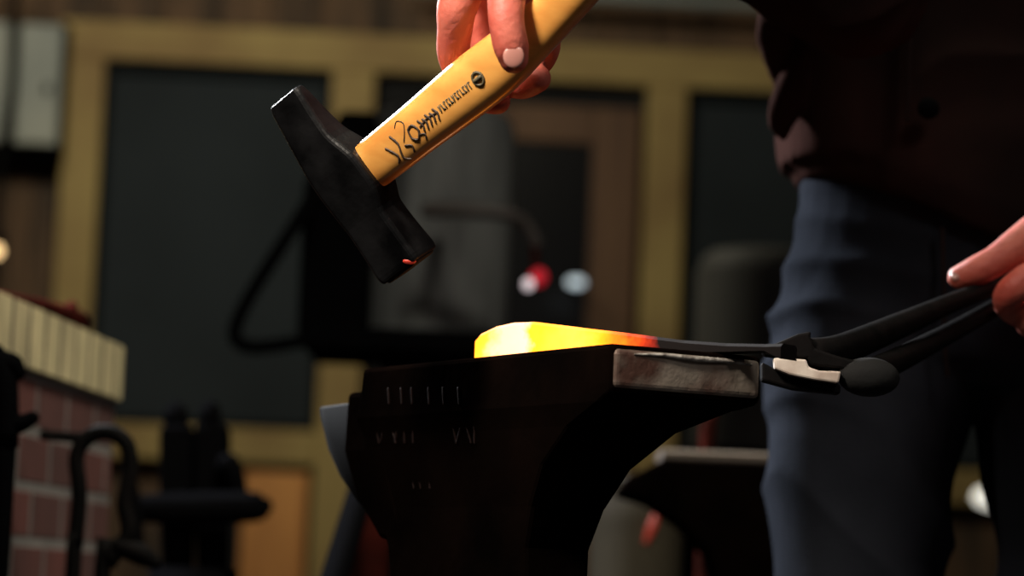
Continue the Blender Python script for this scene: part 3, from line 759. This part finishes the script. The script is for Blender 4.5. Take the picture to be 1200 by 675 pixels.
def jf(p):
    u=(p.x-(BX-.17))/.34
    w=noise.noise(V((p.x*5,p.y*5,p.z*5)))
    hor=ridge(p.z*26+p.x*9+w*1.3)*.008*max(0,1-abs(p.z-.88)/.11)*max(0,1-u*1.5)
    dia=ridge(p.z*8.5+p.x*8+w*1.0)*.008*max(0,min(1,(.86-p.z)/.12))
    return hor+dia+.004*noise.noise(V((p.x*14,p.y*14,p.z*9)))
folds(jn,jf)
mb=MB()
fp=[P(1104,268,BY-.135),P(1106,330,BY-.138),P(1107,400,BY-.135),P(1110,440,BY-.128)]
mb.tube(fp,.0018,n=6); mb.build('fly_seam',MT['seam'],per_,smooth=True)
# jacket
mb=MB()
def jr(z,rx,ry,cy=BY,cx=BX):
    r=ering(cx,cy,z,rx,ry,n=48)
    if z<.96:
        for p in r:
            p.z+=.062*min(1,max(0,-(p.x-cx-.02)/.14))**1.2
    return r
mb.rings([jr(.926,.150,.138,),jr(.945,.158,.146),jr(1.0,.164,.145),jr(1.06,.168,.142),jr(1.15,.168,.138,BY-.01),jr(1.27,.185,.135,BY-.02),jr(1.38,.19,.12,BY-.04),jr(1.44,.13,.09,BY-.05),jr(1.48,.085,.075,BY-.06)])
mb.tube([SHR+V((.03,0,.01)),SHR.lerp(ELR,.5)+V((0,0,0)),ELR+V((.012,0,0)),ELR.lerp(WR,.35),ELR.lerp(WR,.80)],[.078,.064,.056,.050,.042],n=20,sm=5)
mb.tube([SHL+V((-.03,0,.01)),SHL.lerp(ELL,.5),ELL,ELL.lerp(wl_,.4),ELL.lerp(wl_,.82)],[.078,.066,.06,.053,.042],n=20,sm=5)
# hanging folds at the side
mb.tube([P(925,-10,2.36),P(912,30,2.36),P(911,65,2.36),P(922,105,2.38)],[.020,.014,.008,.007],n=12)
mb.tube([P(950,70,2.36),P(928,110,2.35),P(915,140,2.35),P(918,158,2.36)],[.012,.011,.009,.005],n=12)
jk=mb.build('jacket',MT['jacket'],per_,remesh=.0045,smoothit=4)
def kf(p):
    w=noise.noise(V((p.x*6,p.y*6,p.z*6)))
    return .005*noise.noise(V((p.x*16,p.y*16,p.z*7)))+.006*ridge(p.z*9-p.x*5+w*1.5)*(.3+.7*max(0,min(1,(p.z-1.0)/.06)))
folds(jk,kf)
b_=P(1088,127,BY-.163); mb=MB(); mb.ell(b_,(.0085,.004,.0085)); mb.build('jacket_button',MT['button'],per_,smooth=True)
mb=MB(); mb.tube([P(1068,-20,BY-.155),P(1067,40,BY-.155),P(1065,90,BY-.156),P(1063,140,BY-.156)],.0016,n=6); mb.build('jacket_seam',MT['seam'],per_,smooth=True)
# boots, hair
for sx in (-1,1):
    mb=MB(); x=BX+sx*.094
    mb.tube([V((x,BY+.05,.045)),V((x,BY-.05,.045)),V((x,BY-.17,.036))],[.043,.045,.034],n=16); mb.tube([V((x,BY+.03,.05)),V((x,BY+.02,.16))],[.046,.05],n=16,sm=1)
    mb.box((x,BY-.06,.008),(.085,.28,.014)); mb.build('boot',MT['boot'],per_,smooth=True)
for sx in (-1,1):
    mb=MB(); mb.ell((BX+sx*.031,BY-.196,1.668),(.014,.012,.010)); mb.build('eye',MT['whitepaint'],bodyo,smooth=True)
    mb=MB(); mb.ell((BX+sx*.031,BY-.2075,1.668),(.006,.003,.006)); mb.build('iris',MT['button'],bodyo,smooth=True)
mb=MB(); mb.ell((BX,BY-.105,1.69),(.080,.098,.095)); mb.build('hair',MT['hair'],per_,smooth=True)

# ------------------------------------------------------------------ LIGHTS
def area(name,loc,tgt,size,power,col,sy=None,spread=180):
    l=bpy.data.lights.new(name,'AREA'); l.size=size; l.energy=power; l.color=col; l.spread=math.radians(spread)
    if sy: l.shape='RECTANGLE'; l.size_y=sy
    o=bpy.data.objects.new(name,l); C.objects.link(o); o.location=loc
    o.rotation_euler=(V(tgt)-V(loc)).to_track_quat('-Z','Y').to_euler(); return o
area('window_light',(-1.2,3.85,2.1),(.1,2.0,.95),.45,85,(.93,.96,1.0),spread=110)       # unseen cool rim light from the left, slightly behind
area('work_light',(-.45,1.2,1.55),(-.045,1.72,.975),.20,.92,(1.0,.88,.74),spread=30)         # warm lamp over the anvil
area('wall_wash',(-1.0,6.6,2.9),(-.5,9,1.5),1.6,40,(1.0,.93,.72),sy=.5)
area('forge_side_light',(.2,2.2,2.7),(-.5,3.2,.6),.4,12,(1.0,.93,.75),spread=90)
area('right_fill',(.75,.75,1.95),(.15,1.9,.95),.35,1.1,(1.0,.93,.85),spread=80)
w=bpy.data.worlds.new('world'); SC.world=w; w.use_nodes=True
w.node_tree.nodes['Background'].inputs[0].default_value=(.85,.92,1,1); w.node_tree.nodes['Background'].inputs[1].default_value=.06
